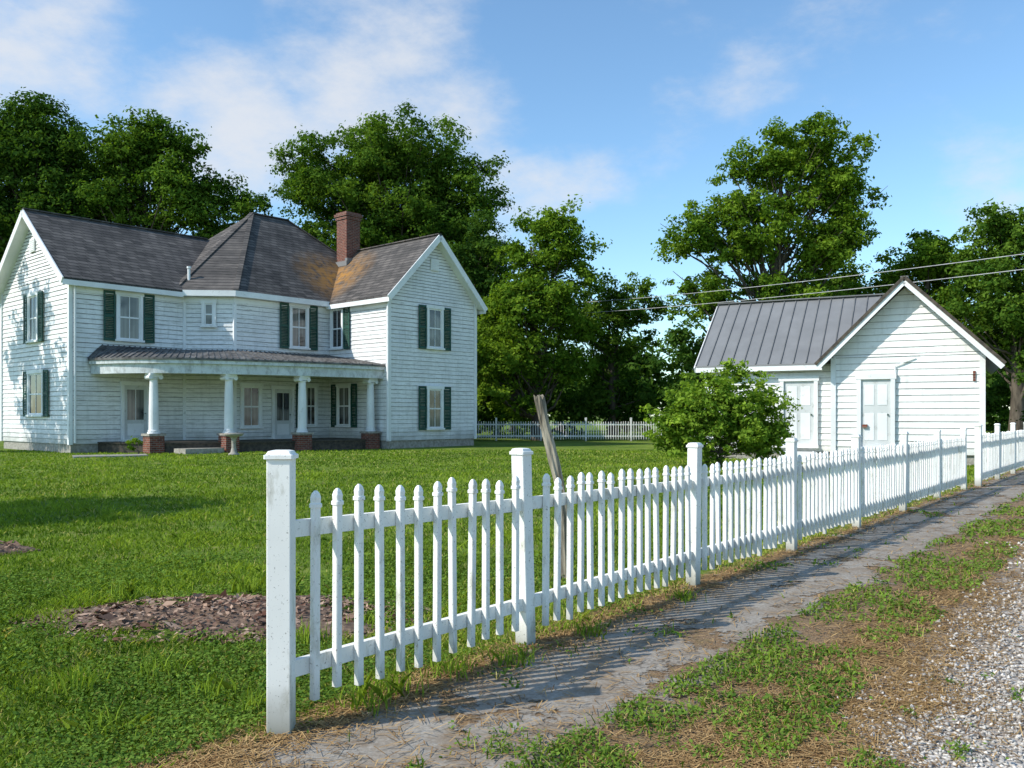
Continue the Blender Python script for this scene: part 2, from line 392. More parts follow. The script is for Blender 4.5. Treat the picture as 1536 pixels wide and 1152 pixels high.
po=pc.obj('porch_columns',[M_trim],H); pb.obj('brick_pedestals',[M_brick,M_conc],H)
sp_=MB(); sp_.slab([(5.47,1.8,3.5),(6.7,1.8,3.2),(6.7,6,3.2),(5.47,6,3.5)],.1,0); sp_.abox(6.5,6.62,1.9,2.02,.2,3.1,1); sp_.abox(5.47,6.65,1.85,5.9,-.02,.3,1); sp_.abox(6.5,6.62,5.7,5.82,.3,3.1,1)
sp_.obj('side_stoop',[M_roof,M_trim],H)
bb=MB(); bb.lathe((0,0,0),[(0,.2),(.06,.2),(.1,.12),(.3,.08),(.6,.09),(.68,.14),(.72,.3),(.8,.36),(.82,.35),(.77,.25),(.75,.0)],20)
o=bb.obj('bird_bath',[M_conc],None,True); o.location=(-10.3,31.6,0)
sl_=MB(); sl_.abox(-1.2,1.2,-.6,.6,-.02,.05); o=sl_.obj('stepping_slab',[M_conc]); o.location=(-14.4,30.6,0); o.rotation_euler=(0,0,.5)

# ------------------------------------------------------------ shed
SH=empty('white_shed',(6.72,29.4,0),math.radians(-27.1))
w=MB()
clap(w,(0,0),(4.16,0),.3,3.4,.2,lap=.016); clap(w,(0,5.9),(0,0),.3,3.4,.2,peak=5.45,e2=.2,lap=.016)
clap(w,(4.16,-.5),(8.3,-.5),.3,3.38,.2,peak=5.42,e2=.2,lap=.016); clap(w,(4.16,5.9),(4.16,-.5),.3,3.38,.2)
clap(w,(8.3,-.5),(8.3,6.2),.3,3.38,.2); clap(w,(8.3,6.2),(4.16,6.2),.3,3.38,.2,peak=5.42,e2=.2); clap(w,(4.16,5.9),(0,5.9),.3,3.4,.2)
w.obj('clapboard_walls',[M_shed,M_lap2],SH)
q=MB(); q.abox(.05,4.2,.05,5.85,-.1,.3); q.abox(4.2,8.26,-.45,6.15,-.1,.31); q.obj('foundation',[M_conc],SH)
r=MB(); t=MB()
RZ=5.62; sl=(RZ-3.4)/2.95
def ms(u0,u1,v0,v1,z0,z1):
    r.slab([(u0,v0,z0),(u1,v0,z0),(u1,v1,z1),(u0,v1,z1)],.05,0)
ms(-.32,4.4,-.35,2.95,3.42-sl*.35,RZ+.02); ms(-.32,4.4,6.25,2.95,3.42-sl*.35,RZ+.02); ms(4.4,6.0,1.0,2.95,3.42+sl*1.0,RZ+.02)
u=-.3
while u<6.0:
    v0=-.35 if u<4.2 else 1.1
    r.beam((u,v0,3.44+sl*v0+.0),(u,2.95,RZ+.04),.03,.035,1); u+=.40
r.beam((-.32,2.95,RZ+.05),(6.0,2.95,RZ+.05),.25,.04,1)
t.beam((-.3,-.36,3.42-sl*.35-.14),(3.8,-.36,3.42-sl*.35-.14),.04,.16)
t.beam((-.34,-.36,3.42-sl*.35-.13),(-.34,2.95,RZ-.11),.04,.18); t.beam((-.34,6.26,3.42-sl*.35-.13),(-.34,2.95,RZ-.11),.04,.18)
pk=6.22; zp=5.62; s2=(5.62-3.43)/2.12
for sgn,ww in ((-1,2.48),(1,2.58)):
    ze_=zp-s2*ww*.98
    pts=[(pk+sgn*ww,-1.0,ze_),(pk+sgn*ww,6.5,ze_),(pk,6.5,zp),(pk,-1.0,zp)]
    r.slab(pts,.05,0)
    t.beam((pk+sgn*(ww+.0),-1.02,ze_-.14),(pk,-1.02,zp-.12),.04,.15)
    v=-.9
    while v<6.5:
        r.beam((pk+sgn*ww,v,ze_+.02),(pk,v,zp+.02),.04,.04,1); v+=.4
    r.beam((pk+sgn*(ww+.06),-1.03,ze_-.03),(pk,-1.03,zp+.02),.1,.09,2)
r.beam((pk,-1.0,zp+.04),(pk,6.5,zp+.04),.22,.04,1)
r.obj('metal_roof',[M_metal,M_seam,M_darkwood],SH)
for xx,yy in ((0,0),(4.16,-.5),(8.3,-.5),(8.3,6.2)): t.abox(xx-.075,xx+.075,yy-.075,yy+.075,.28,3.3)
t.obj('rake_boards_and_corners',[M_trim],SH)
x=MB(); door(x,(3.04,-.03,1.55),(1,0),.95,2.1,False); door(x,(5.4,-.53,1.55),(1,0),.85,2.1,False)
x.abox(5.0,5.9,-.9,-.6,-.02,.3,0); x.abox(2.5,3.6,-.5,-.1,-.02,.3,0)
x.lathe((5.95,-.57,1.6),[(0,.02),(1.4,.02)],8); x.beam((5.95,-.57,3.0),(6.5,-.57,3.25),.03,.03,0)
x.obj('doors',[M_trim,M_glass,M_shut,M_door],SH)
d2=MB(); d2.abox(5.02,5.16,-.66,-.58,1.1,1.2); d2.abox(8.05,8.12,-.56,-.53,2.5,2.8); d2.obj('wall_fittings',[M_brick],SH)

# ------------------------------------------------------------ fences
FD=Vector((.6126,.7904,0)); FN=Vector((.7904,-.6126,0)); F0=Vector((-1.087,4.02,0))
def sq(c,hw,z,dx,dy,ch=.25):
    k=hw*(1-ch); pts=[(hw,-k),(hw,k),(k,hw),(-k,hw),(-hw,k),(-hw,-k),(-k,-hw),(k,-hw)]
    return [tuple(Vector(c)+dx*a+dy*b+Vector((0,0,z))) for a,b in pts]
def picket(mb,p,top,bot,dx,dy,hw=.0185):
    pr_=[(bot,hw),(top-.085,hw),(top-.083,hw*1.3),(top-.066,hw*1.3),(top-.062,hw*1.0),(top-.035,hw*1.1),(top-.015,hw*.8),(top-.002,hw*.3)]
    lean=Vector((random.gauss(0,.006),random.gauss(0,.005),0))
    mb.loft([sq(p+lean*(z/1.0),a,z,dx,dy,.2) for z,a in pr_])
def post(mb,p,h,dx,dy,hw=.052,lean=(0,0)):
    l=Vector((lean[0],lean[1],0))
    pr_=[(-.1,hw),(h-.045,hw),(h-.04,hw*1.2),(h-.022,hw*1.2),(h-.018,hw*1.04),(h-.004,hw*.9),(h,hw*.6)]
    mb.loft([sq(p+l*z,a,z,dx,dy,.08) for z,a in pr_])
def panel(mb,p,q,np_,top0,top1,bot,side=1,gap=.115):
    d=(q-p); Ln=d.length; d.normalize(); nn=Vector((d.y,-d.x,0))*side
    for z in (.94,.285):
        zt0=z*top0/1.12; zt1=z*top1/1.12
        mb.beam(p+Vector((0,0,zt0)),q+Vector((0,0,zt1)),.035,.08)
    for i in range(np_):
        s=gap+(Ln-2*gap)*i/(np_-1)
        tp=top0+(top1-top0)*s/Ln+random.gauss(0,.008)
        picket(mb,p+d*(s+random.gauss(0,.004))+nn*.037,tp,bot+random.gauss(0,.014),d,nn)
fe=MB()
ss=[0,1.92]+[1.92+2.44*i for i in range(1,7)]
hh=[1.334,1.284,1.256,1.245,1.24,1.24,1.24,1.24]
pts=[F0+FD*s for s in ss]
for i,(p,h) in enumerate(zip(pts,hh)):
    if i==0: post(fe,p,h,Vector((.999,.03,0)),Vector((-.03,.999,0)),.056)
    else: post(fe,p,h,FD,FN,.048,(random.gauss(0,.008),random.gauss(0,.008)))
tops=[1.14,1.10,1.07,1.06,1.07,1.06,1.07,1.06]
for i in range(len(pts)-1):
    panel(fe,pts[i]+FD*.05,pts[i+1]-FD*.05,12 if i==0 else 16,tops[i],tops[i+1],.12)
fe.obj('white_picket_fence',[M_fence])
fe=MB(); st=17.55; g0=F0+FD*(st)+FN*.1
pp=[g0+FD*2.44*i for i in range(0,12)]
for i,p in enumerate(pp): post(fe,p,1.3,FD,FN,.06 if i==0 else .05)
for i in range(11): panel(fe,pp[i]+FD*.05,pp[i+1]-FD*.05,16,1.1,1.1,.12)
fe.obj('white_picket_fence',[M_fence])
fe=MB(); b0=Vector((-6,49,0)); 
pp=[b0+Vector((2.55,-.12,0))*i for i in range(0,10)]
for p in pp: post(fe,p,1.33,Vector((1,0,0)),Vector((0,1,0)),.055)
for i in range(9):
    panel(fe,pp[i],pp[i+1],17,1.12,1.12,.1,gap=.16)
fe.obj('white_picket_fence',[M_fence])
lp=MB(); path=[(.50,7.75,-.1),(.475,7.74,.3),(.455,7.72,.7),(.375,7.71,1.1),(.29,7.70,1.42),(.245,7.70,1.66)]
rad=[.045,.04,.038,.046,.040,.042]; rings=[]
pth=cr([path[0]]+path+[path[-1]],5); 
for j,(a,b,c) in enumerate(pth):
    rr=float(np.interp(j/(len(pth)-1),np.linspace(0,1,6),rad))
    rings.append([(a+rr*(1+.2*math.sin(3*k+c*5)+.08*random.random())*math.cos(k*math.pi/8),b+rr*(1+.2*math.cos(2*k+c*4))*math.sin(k*math.pi/8),c+(.025*math.sin(k*1.7) if c>1.64 else 0)) for k in range(16)])
lp.loft(rings); lp.obj('leaning_wooden_post',[M_wpost])

up=MB(); up.lathe((6.9,56,0),[(0,.16),(6.2,.12)],10); up.beam((6.2,56,5.6),(7.6,56,5.6),.1,.12); up.obj('utility_pole',[M_bark])
def wire(p,q,sag,ext=1.35):
    pw=MB(); p=Vector(p); q=Vector(q); rings=[]
    for i in range(31):
        s=i/30*ext; c=p+(q-p)*s
        c=c+Vector((0,0,-sag*4*(s/ext)*(1-s/ext)))
        rings.append([(c.x,c.y+.012*math.cos(k*math.pi/2),c.z+.012*math.sin(k*math.pi/2)) for k in range(4)])
    pw.loft(rings); return pw.obj('power_line',[M_wire])
wire((1.5,60,9.2),(18,30,7.5),.45); wire((-.4,60,8.4),(18,30,7.0),.5)

# ------------------------------------------------------------ numpy mesh
def npmesh(name,V,Fq,mats,tint=None,mi=None,k=4,smooth=False):
    me=bpy.data.meshes.new(name); nv=len(V); nf=len(Fq)
    me.vertices.add(nv); me.vertices.foreach_set('co',np.asarray(V,np.float32).ravel())
    me.loops.add(nf*k); me.loops.foreach_set('vertex_index',np.asarray(Fq,np.int32).ravel())
    me.polygons.add(nf); me.polygons.foreach_set('loop_start',np.arange(0,nf*k,k,dtype=np.int32))
    for m in mats: me.materials.append(m)
    if mi is not None: me.polygons.foreach_set('material_index',np.asarray(mi,np.int32))
    me.update(calc_edges=True)
    if tint is not None:
        at=me.attributes.new('tint','FLOAT','POINT'); at.data.foreach_set('value',np.clip(np.asarray(tint,np.float32),0,1))
    me.validate()
    o=bpy.data.objects.new(name,me); S.collection.objects.link(o); return o
def unit(a): return a/np.maximum(np.linalg.norm(a,axis=1),1e-6)[:,None]
def leafquads(C,bias,size,aspect=.5,jit=.8):
    n=len(C); nn=unit(bias+rng.normal(0,jit,(n,3))); t=unit(np.cross(nn,rng.normal(0,1,(n,3)))); b=np.cross(nn,t)
    s=size[:,None]
    V=np.stack([C-t*s,C+b*s*aspect-t*s*.1,C+t*s,C-b*s*aspect-t*s*.1],1).reshape(-1,3)
    F=np.arange(n*4).reshape(-1,4); return V,F
def tube(path,rad,n=6):
    path=np.array(path,float); d=unit(np.gradient(path,axis=0)); V=[]
    for p,dd,r_ in zip(path,d,rad):
        a=np.cross(dd,[.3,.9,.1]); a/=np.linalg.norm(a)+1e-9; b=np.cross(dd,a)
        for k in range(n): V.append(p+r_*(a*math.cos(2*math.pi*k/n)+b*math.sin(2*math.pi*k/n)))
    F=[]
    for i in range(len(path)-1):
        for k in range(n): j=(k+1)%n; F.append((i*n+k,i*n+j,(i+1)*n+j,(i+1)*n+k))
    return np.array(V),np.array(F)
def tree(name,base,ells,trunk_r=.35,blob=(.9,1.6),dens=.10,leaf=.3,mat=None,per=430,seed=0,limbs=.6,shell=.45,sub=5):
    global rng
    rng=np.random.default_rng(1000+seed)
    base=np.array([base[0],base[1],0.0]); VV=[];FF=[];TT=[];MI=[];off=0
    blobs=[]
    for (dx,dy,z,rx,ry,rz) in ells:
        vol=rx*ry*rz*4.19; nb=max(3,int(vol*dens))
        for _ in range(nb):
            v=rng.normal(0,1,3); v/=np.linalg.norm(v); rr=rng.random()**shell
            br=rng.uniform(*blob)
            c=base+np.array([dx,dy,z])+v*rr*np.maximum(np.array([rx,ry,rz])-br*.55,.1)
            if c[2]<br*.5: c[2]=br*.5
            blobs.append((c,br))
    top=max(c[2] for c,_ in blobs)
    cen=np.mean([c for c,_ in blobs],axis=0)
    hz=np.linspace(0,1,8)
    tp=[base+np.array([(cen[0]-base[0])*h**1.4+rng.normal(0,.12)*h,(cen[1]-base[1])*h**1.4,top*.86*h]) for h in hz]
    tp[0][2]=-.2
    V,F=tube(tp,[trunk_r*(1.25 if h==0 else 1)*(1-.82*h) for h in hz],9)
    VV.append(V);FF.append(F+off);TT.append(np.zeros(len(V)));MI.append(np.ones(len(F)));off+=len(V)
    tpa=np.array(tp)
    for c,br in blobs:
        if rng.random()<limbs:
            h=min(max((c[2]-rng.uniform(.15,.3)*top)/(top*.86),.12),.9)
            s=np.array([np.interp(h,hz,tpa[:,k]) for k in range(3)])
            m1=s*.6+c*.4+np.array([0,0,-.05*np.linalg.norm(c-s)])+rng.normal(0,.15,3); m2=s*.2+c*.8+rng.normal(0,.15,3)
            r0=trunk_r*(1-.8*h)*.34
            V,F=tube([s,m1,m2,c+(c-m2)*.6],[r0,r0*.65,r0*.4,r0*.12],5)
            VV.append(V);FF.append(F+off);TT.append(np.zeros(len(V)));MI.append(np.ones(len(F)));off+=len(V)
        nl=int(per*br*br); ct=rng.uniform(.2,.75)
        ns=max(3,int(sub*br+2)); sv_=unit(rng.normal(0,1,(ns,3)))*(rng.random(ns)**.5*br*.9)[:,None]*np.array([1.15,1.15,.85]); sr=br*rng.uniform(.26,.5,ns)
        idx=rng.integers(0,ns,nl); v=unit(rng.normal(0,1,(nl,3)))
        rad_=sr[idx]*(rng.random(nl)**.5)*np.where(rng.random(nl)<.15,1.6,1)
        C=c+sv_[idx]+v*rad_[:,None]*np.array([1.2,1.2,.75])
        bias=v*.5+sv_[idx]/br*.4+np.array([0,0,.6])
        sz=leaf*rng.uniform(.5,1.15,nl)*.5
        V,F=leafquads(C,bias,sz,.55,.6)
        st_=rng.normal(0,.15,ns)
        tn=np.repeat(np.clip(ct+st_[idx]+rng.normal(0,.17,nl),0,1),4)
        VV.append(V);FF.append(F+off);TT.append(tn);MI.append(np.zeros(len(F)));off+=len(V)
    return npmesh(name,np.concatenate(VV),np.concatenate(FF),[mat or M_leaf,M_bark],np.concatenate(TT),np.concatenate(MI))

K=dict(leaf=.28,per=390,sub=7)
tree('oak_tree',(-34.5,54),[(0,0,13,5,4,7.5)],.4,(1.2,2.1),.08,mat=M_leafd,seed=1,**K)
tree('oak_tree',(-29.5,52),[(0,0,14.5,4.8,4,6.4),(-.6,0,19,4.0,3,2.9),(3.4,0,13,3.4,3,5),(2.4,0,17.6,2.8,2,2.8)],.45,(1.0,1.7),.13,mat=M_leafd,seed=2,**K)
tree('oak_tree',(-21.9,52),[(0,0,14.2,4.2,3.5,5.4),(-.6,0,17.4,3.6,2.2,3.2),(2.4,0,14.0,2.8,2.2,4.2),(-3.6,0,12.8,3.2,2.5,4.6)],.42,(.9,1.5),.17,mat=M_leaf,seed=3,**K)
tree('oak_tree',(-16.8,53),[(0,0,12.5,2.9,2.2,3.9)],.3,(.8,1.3),.24,mat=M_leaf,seed=4,**K)
tree('maple_tree',(-8.5,58),[(-1,0,13.8,6.9,5,6.0),(1.0,0,19.0,5.2,4,3.9),(-4.8,0,17.6,3.5,3,3.6),(5.0,0,15.2,3.8,3,5.2),(6.0,-1,10,3.8,3,4.8)],.5,(1.0,1.6),.13,mat=M_leaf,seed=5,**K)
tree('maple_tree',(1.5,50),[(0,0,7.2,4.1,3.2,5.8),(.3,0,11.8,3.2,2.5,2.5),(-2.2,0,4.5,3,3,4)],.35,(.8,1.3),.23,mat=M_leafb,seed=6,**K)
tree('maple_tree',(-2.6,54),[(0,0,7.8,3.6,3,7.0)],.3,(.9,1.4),.18,mat=M_leafd,seed=7,**K)
tree('hackberry_tree',(6.5,55),[(0,0,6.2,3.1,2.6,4.3),(1.3,0,8.8,2.2,2,2.2),(-2,0,8,2.2,2,2.7)],.3,(.8,1.2),.22,mat=M_leaf,seed=8,**K)
tree('walnut_tree',(14.6,48),[(2.2,0,16.0,3.5,3,3.1),(4.0,0,13.9,2.5,2.4,3.3),(-1.2,0,15.4,2.0,1.6,1.5),(-3.8,0,11.3,3.0,2.4,2.0),(-.4,0,12.6,3.5,2.8,3.0),(3.2,0,11.0,2.8,2.4,2.6),(-3.6,0,8.3,2.8,2.2,1.8),(.6,0,7.9,4.6,2.8,2.3),(-.5,0,5.2,5,2.5,1.8)],.45,(.65,1.1),.36,leaf=.26,per=430,sub=7,mat=M_leafb,seed=9,limbs=.5)
tree('oak_tree',(24.3,50),[(0,0,7,4.3,3,4.8),(.8,0,10.4,3.2,2.2,2.2)],.4,(.9,1.4),.22,mat=M_leafb,seed=10,**K)
tree('oak_tree',(27.2,46),[(0,0,7.8,4.3,3.4,4.8),(-1,0,11,3.0,2,1.9)],.4,(.9,1.4),.22,mat=M_leaf,seed=11,**K)
tree('oak_tree',(20.8,54),[(0,0,6.8,4.8,3,5.2)],.4,(.9,1.4),.22,mat=M_leaf,seed=12,**K)
tree('mulberry_tree',(9.9,44),[(0,0,3.6,2.6,2,3.2),(3,0,3.4,3,2,3)],.25,(.8,1.2),.28,mat=M_leafd,seed=13,**K)
tree('young_tree',(17.6,27.3),[(0,0,2.3,1.5,1.4,2.0),(2.0,1,2.6,1.6,1.4,2.2)],.12,(.5,.8),.7,leaf=.16,per=900,mat=M_leafd,seed=14)
tree('lilac_bush',(5.9,24.3),[(0,0,1.05,2.1,1.4,1.1),(.1,-.2,1.95,1.6,1.1,1.05),(-1.2,0,1.3,1.0,.9,1.2),(1.2,0,1.3,1.0,.9,1.3),(.4,0,2.6,.7,.6,.55)],.05,(.26,.46),7.0,leaf=.14,per=1000,mat=M_bush,seed=15,limbs=.25,shell=.5,sub=10)
tree('porch_shrub',(-14.0,32.0),[(0,0,.35,.55,.4,.35)],.03,(.18,.3),10,leaf=.12,per=1500,mat=M_leafb,seed=16)
tree('dogwood_tree',(-13.4,10.7),[(0,0,5.2,2.9,2.3,1.7)],.22,(.8,1.3),.5,leaf=.3,per=300,mat=M_leaf,seed=17)
tree('dogwood_tree',(-28.3,31.8),[(0,0,10.4,3.2,3.6,4.2)],.25,(.7,1.2),.15,leaf=.34,per=260,mat=M_leaf,seed=18)
tree('distant_tree_line',(0,78),[(x_,rng.uniform(-3,3),4.2,6,3,4.4+1.2*math.sin(x_*.31)) for x_ in range(-80,95,9)],.3,(1.6,2.6),.07,leaf=.7,per=75,mat=M_leafd,seed=19,limbs=0)
tree('understory_shrubs',(2,55),[(x_,rng.uniform(-1,1),2.4,2.6,1.6,2.7) for x_ in (-7,-4,-1,2,5,8.5,12,16,20,25,30)],.1,(.9,1.3),.26,leaf=.36,per=230,mat=M_leafd,seed=20,limbs=0)

# ------------------------------------------------------------ ground
def dnode(nt):
    g=N(nt,'ShaderNodeNewGeometry'); vm=N(nt,'ShaderNodeVectorMath',operation='DOT_PRODUCT'); L(nt,g.outputs['Position'],vm.inputs[0]); vm.inputs[1].default_value=(.7904,-.6126,0)
    return math_(nt,'ADD',vm.outputs['Value'],3.322)
def smooth(nt,v,a,b):
    k=N(nt,'ShaderNodeMapRange',interpolation_type='SMOOTHSTEP'); k.inputs[1].default_value=a; k.inputs[2].default_value=b
    L(nt,v,k.inputs[0]); return k.outputs[0]
m,nt,out=newmat('lawn_and_verge'); M_ground=m
v=coords(nt,(1,1,1),'World'); d=dnode(nt)
nA=noise(nt,v,.35,5); nB=noise(nt,v,7,6,.75); nC=noise(nt,v,60,4,.8); nD=noise(nt,v,1.6,6,.7)
green=mix(nt,ramp(nt,nA,[(.35,0),(.65,1)]),(.085,.15,.02),(.18,.26,.038))
green=mix(nt,1.0,green,ramp(nt,nB,[(.3,(.5,.5,.5)),(.7,(1.35,1.3,1.2))]),'MULTIPLY')
green=mix(nt,ramp(nt,nD,[(.52,0),(.70,.65)]),green,(.30,.26,.10))
dirt=mix(nt,ramp(nt,nC,[(.35,0),(.65,1)]),(.14,.085,.05),(.37,.26,.16))
dirt=mix(nt,ramp(nt,nB,[(.5,0),(.7,.5)]),dirt,(.13,.13,.055))
dd=math_(nt,'ADD',d,math_(nt,'MULTIPLY_ADD',nD,.9,-.45))
f=math_(nt,'MULTIPLY',smooth(nt,dd,-.25,.0),math_(nt,'SUBTRACT',1.0,smooth(nt,dd,7.0,8.0)))
c=mix(nt,f,green,dirt)
princ(nt,out,c,.95,mix(nt,.5,nB,nC),.8,.03,spec=.1)
g=MB(); g.add([(-400,-60,0),(400,-60,0),(400,900,0),(-400,900,0)],[(0,1,2,3)]); g.obj('ground',[M_ground])
def stripmesh(name,s0,s1,d0,d1,z,mat):
    mb=MB(); ns=60; vs=[]
    for i in range(ns+1):
        s=s0+(s1-s0)*i/ns
        for dd_ in (d0,d1): vs.append(tuple(F0+FD*s+FN*dd_+Vector((0,0,z))))
    mb.add(vs,[(2*i,2*i+1,2*i+3,2*i+2) for i in range(ns)]); return mb.obj(name,[mat])
m,nt,out=newmat('worn_concrete_path')
v=coords(nt,(1,1,1),'World'); d=dnode(nt); nE=noise(nt,v,1.5,7,.72); nF=noise(nt,v,45,4,.8); nG=noise(nt,v,3,6,.75)
c=mix(nt,ramp(nt,nF,[(.35,0),(.65,1)]),(.22,.195,.165),(.38,.345,.30))
c=mix(nt,ramp(nt,nG,[(.38,.75),(.58,0)]),c,(.20,.145,.095))
vc=N(nt,'ShaderNodeTexVoronoi',feature='DISTANCE_TO_EDGE'); vc.inputs['Scale'].default_value=.7
wv=N(nt,'ShaderNodeVectorMath',operation='ADD'); L(nt,v,wv.inputs[0]); nn3=N(nt,'ShaderNodeTexNoise'); nn3.inputs['Scale'].default_value=4; nn3.inputs['Detail'].default_value=6; L(nt,v,nn3.inputs['Vector']); L(nt,nn3.outputs['Color'],wv.inputs[1]); L(nt,wv.outputs[0],vc.inputs['Vector'])
c=mix(nt,ramp(nt,vc.outputs['Distance'],[(.0,.7),(.009,0)]),c,(.07,.055,.04))
dv=math_(nt,'ADD',d,math_(nt,'MULTIPLY_ADD',nE,1.9,-.95))
al=math_(nt,'MULTIPLY',smooth(nt,dv,.05,.12),math_(nt,'SUBTRACT',1.0,smooth(nt,dv,1.10,1.16)))
nH=noise(nt,v,1.3,6,.7); al=math_(nt,'MULTIPLY',al,smooth(nt,nH,.39,.43))
p=princ(nt,out,c,.9,nF,.3,.008,spec=.2); L(nt,al,p.inputs['Alpha'])
stripmesh('old_walkway',-5,60,-.1,1.75,.005,m)
m,nt,out=newmat('gravel_road')
v=coords(nt,(1,1,1),'World'); d=dnode(nt); nE=noise(nt,v,1.1,6,.7)
vo=N(nt,'ShaderNodeTexVoronoi'); vo.inputs['Scale'].default_value=42; L(nt,v,vo.inputs['Vector'])
sp=N(nt,'ShaderNodeSeparateXYZ'); L(nt,vo.outputs['Color'],sp.inputs[0])
c=ramp(nt,sp.outputs[0],[(0,(.22,.20,.18)),(.5,(.42,.39,.36)),(1,(.66,.62,.57))])
c=mix(nt,ramp(nt,nE,[(.45,0),(.62,.75)]),c,(.28,.20,.13))
dv=math_(nt,'ADD',d,math_(nt,'MULTIPLY_ADD',nE,1.5,-.75))
al=math_(nt,'MULTIPLY',smooth(nt,dv,1.85,2.2),math_(nt,'SUBTRACT',1.0,smooth(nt,dv,6.2,6.5)))
p=princ(nt,out,c,.9,vo.outputs['Distance'],-.7,.02,spec=.2); L(nt,al,p.inputs['Alpha'])
stripmesh('gravel_road',-8,80,1.4,7,.009,m)

def vnoise(x,y,sc,seed):
    r_=np.random.default_rng(seed); T=r_.random((256,256)); X=x*sc+500; Y=y*sc+500
    xi=np.floor(X).astype(int); yi=np.floor(Y).astype(int); fx=X-xi; fy=Y-yi; fx=fx*fx*(3-2*fx); fy=fy*fy*(3-2*fy)
    g_=lambda a,b:T[a%256,b%256]
    return (g_(xi,yi)*(1-fx)+g_(xi+1,yi)*fx)*(1-fy)+(g_(xi,yi+1)*(1-fx)+g_(xi+1,yi+1)*fx)*fy
def fb(x,y,sc,seed): return .55*vnoise(x,y,sc,seed)+.3*vnoise(x,y,sc*2.3,seed+1)+.15*vnoise(x,y,sc*5.1,seed+2)
def dof(x,y): return x*.7904-y*.6126+3.322
def field(n,y0,y1,xl,xr):
    Y=y0*np.exp(rng.random(n)*math.log(y1/y0)); X=Y*(xl+(xr-xl)*rng.random(n)); return X,Y
rng=np.random.default_rng(55)
mounds=[(-2.1,6.3,1.3,.62),(-5.75,9.3,.45,.35)]
def inm(X,Y):
    m_=np.zeros(len(X))
    for a,b,ra,rb in mounds: m_=np.maximum(m_,1-np.sqrt(((X-a)/ra)**2+((Y-b)/rb)**2)+1.6*(fb(X,Y,2.6,314)-.5))
    return np.clip(m_,0,1)
def blades(name,X,Y,h,wd,tint,mat,bend=.5):
    n=len(X); a=rng.random(n)*6.283; dirx=np.cos(a); diry=np.sin(a); b=rng.random(n)*6.283
    lean=h*bend*rng.random(n)
    base=np.c_[X,Y,np.zeros(n)]; w_=np.c_[dirx,diry,np.zeros(n)]*(wd/2)[:,None]
    ld=np.c_[np.cos(b),np.sin(b),np.zeros(n)]*lean[:,None]; up_=np.c_[np.zeros(n),np.zeros(n),h]
    V=np.stack([base-w_,base+w_,base+w_*.7+ld*.35+up_*.6,base+ld+up_*.95-w_*.1,base-w_*.7+ld*.35+up_*.6],1).reshape(-1,3)
    F=np.arange(n*5).reshape(-1,5)
    return npmesh(name,V,F,[mat],np.repeat(tint,5),None,5)
X,Y=field(420000,2.6,36,-.95,1.0)
d=dof(X,Y); md=inm(X,Y); ns=fb(X,Y,1.0,5)
bare=np.clip((fb(X,Y,1.7,808)-.60)*5,0,1)*.7+np.exp(-((d+.1)/.22)**2)*.5
keep=(d<-.0+.25*(fb(X,Y,2.5,9)-.5))&(rng.random(len(X))>md*2.6)&(ns+.12*rng.normal(0,1,len(X))>.24)&(rng.random(len(X))>bare)
X,Y,d=X[keep],Y[keep],d[keep]; n=len(X)
nn=fb(X,Y,.9,21); nl=fb(X,Y,.22,31); nq=fb(X,Y,3.2,61)
h=(.016+.026*rng.random(n)+.12*np.clip(nn-.55,0,1)+.05*np.clip(nq-.6,0,1))*(1+np.clip(Y/30,0,.4)); wd=.0035+.0011*Y
tint=np.clip(-.22+.85*nn+.6*(nl-.5)+.5*(nq-.3)+rng.normal(0,.14,n),0,.74)
dry=rng.random(n)<.06+.9*np.clip(fb(X,Y,.55,404)-.53,0,1)+.4*np.exp(-((d+.1)/.5)**2); tint[dry]=rng.uniform(.78,1,dry.sum())
blades('lawn_grass',X,Y,h,wd,tint,M_grass,1.5)
X,Y=field(440000,2.6,30,-.6,.95); d=dof(X,Y); ns=fb(X,Y,1.3,77); n2_=fb(X,Y,4.5,87)
wgt=np.where((d>1.1)&(d<2.0),.425,0)+np.where((d>.0)&(d<.2),.30,0)+np.where((d>=.2)&(d<=1.1),.24,0)+np.where((d>=2.0)&(d<2.8),.22,0)
keep=(ns*.5+n2_*.5+.04*rng.normal(0,1,len(X)))>(1.0-wgt*1.22); keep&=rng.random(len(X))<.85
X,Y=X[keep],Y[keep]; n=len(X)
V,F=leafquads(np.c_[X,Y,.008+.035*rng.random(n)],np.tile([0,0,1.],(n,1)),(.006+.0012*Y)*rng.uniform(.5,1.5,n),.6,.5)
npmesh('verge_weeds',V,F,[M_weed],np.repeat(np.clip(fb(X,Y,3,44)+rng.normal(0,.2,n),0,1),4))
k_=rng.random(n)<.16
blades('verge_grass',X[k_],Y[k_],.03+.05*rng.random(k_.sum()),.004+.001*Y[k_],np.clip(.5+rng.normal(0,.28,k_.sum()),0,1),M_grass,1.0)
X,Y=field(120000,2.6,9,-.75,.2); d=dof(X,Y); keep=(d<-.1)&(fb(X,Y,1.2,66)+.06*rng.normal(0,1,len(X))>.48)&(rng.random(len(X))>inm(X,Y)*1.2); X,Y=X[keep],Y[keep]; n=len(X)
V,F=leafquads(np.c_[X,Y,.025+.03*rng.random(n)],np.tile([0,0,1.],(n,1)),(.0055+.001*Y)*rng.uniform(.6,1.4,n),.7,.4)
npmesh('clover_patch',V,F,[M_weed],np.repeat(np.clip(.15+.6*fb(X,Y,2,67)+rng.normal(0,.2,n),0,1),4))
X,Y=field(380000,2.6,24,-.6,.95); d=dof(X,Y); ns=fb(X,Y,2,99)
wgt=np.exp(-((d-.02)/.2)**2)*.85+np.exp(-((d-1.95)/.4)**2)*.9+np.where((d>0)&(d<3.0),.25,0)
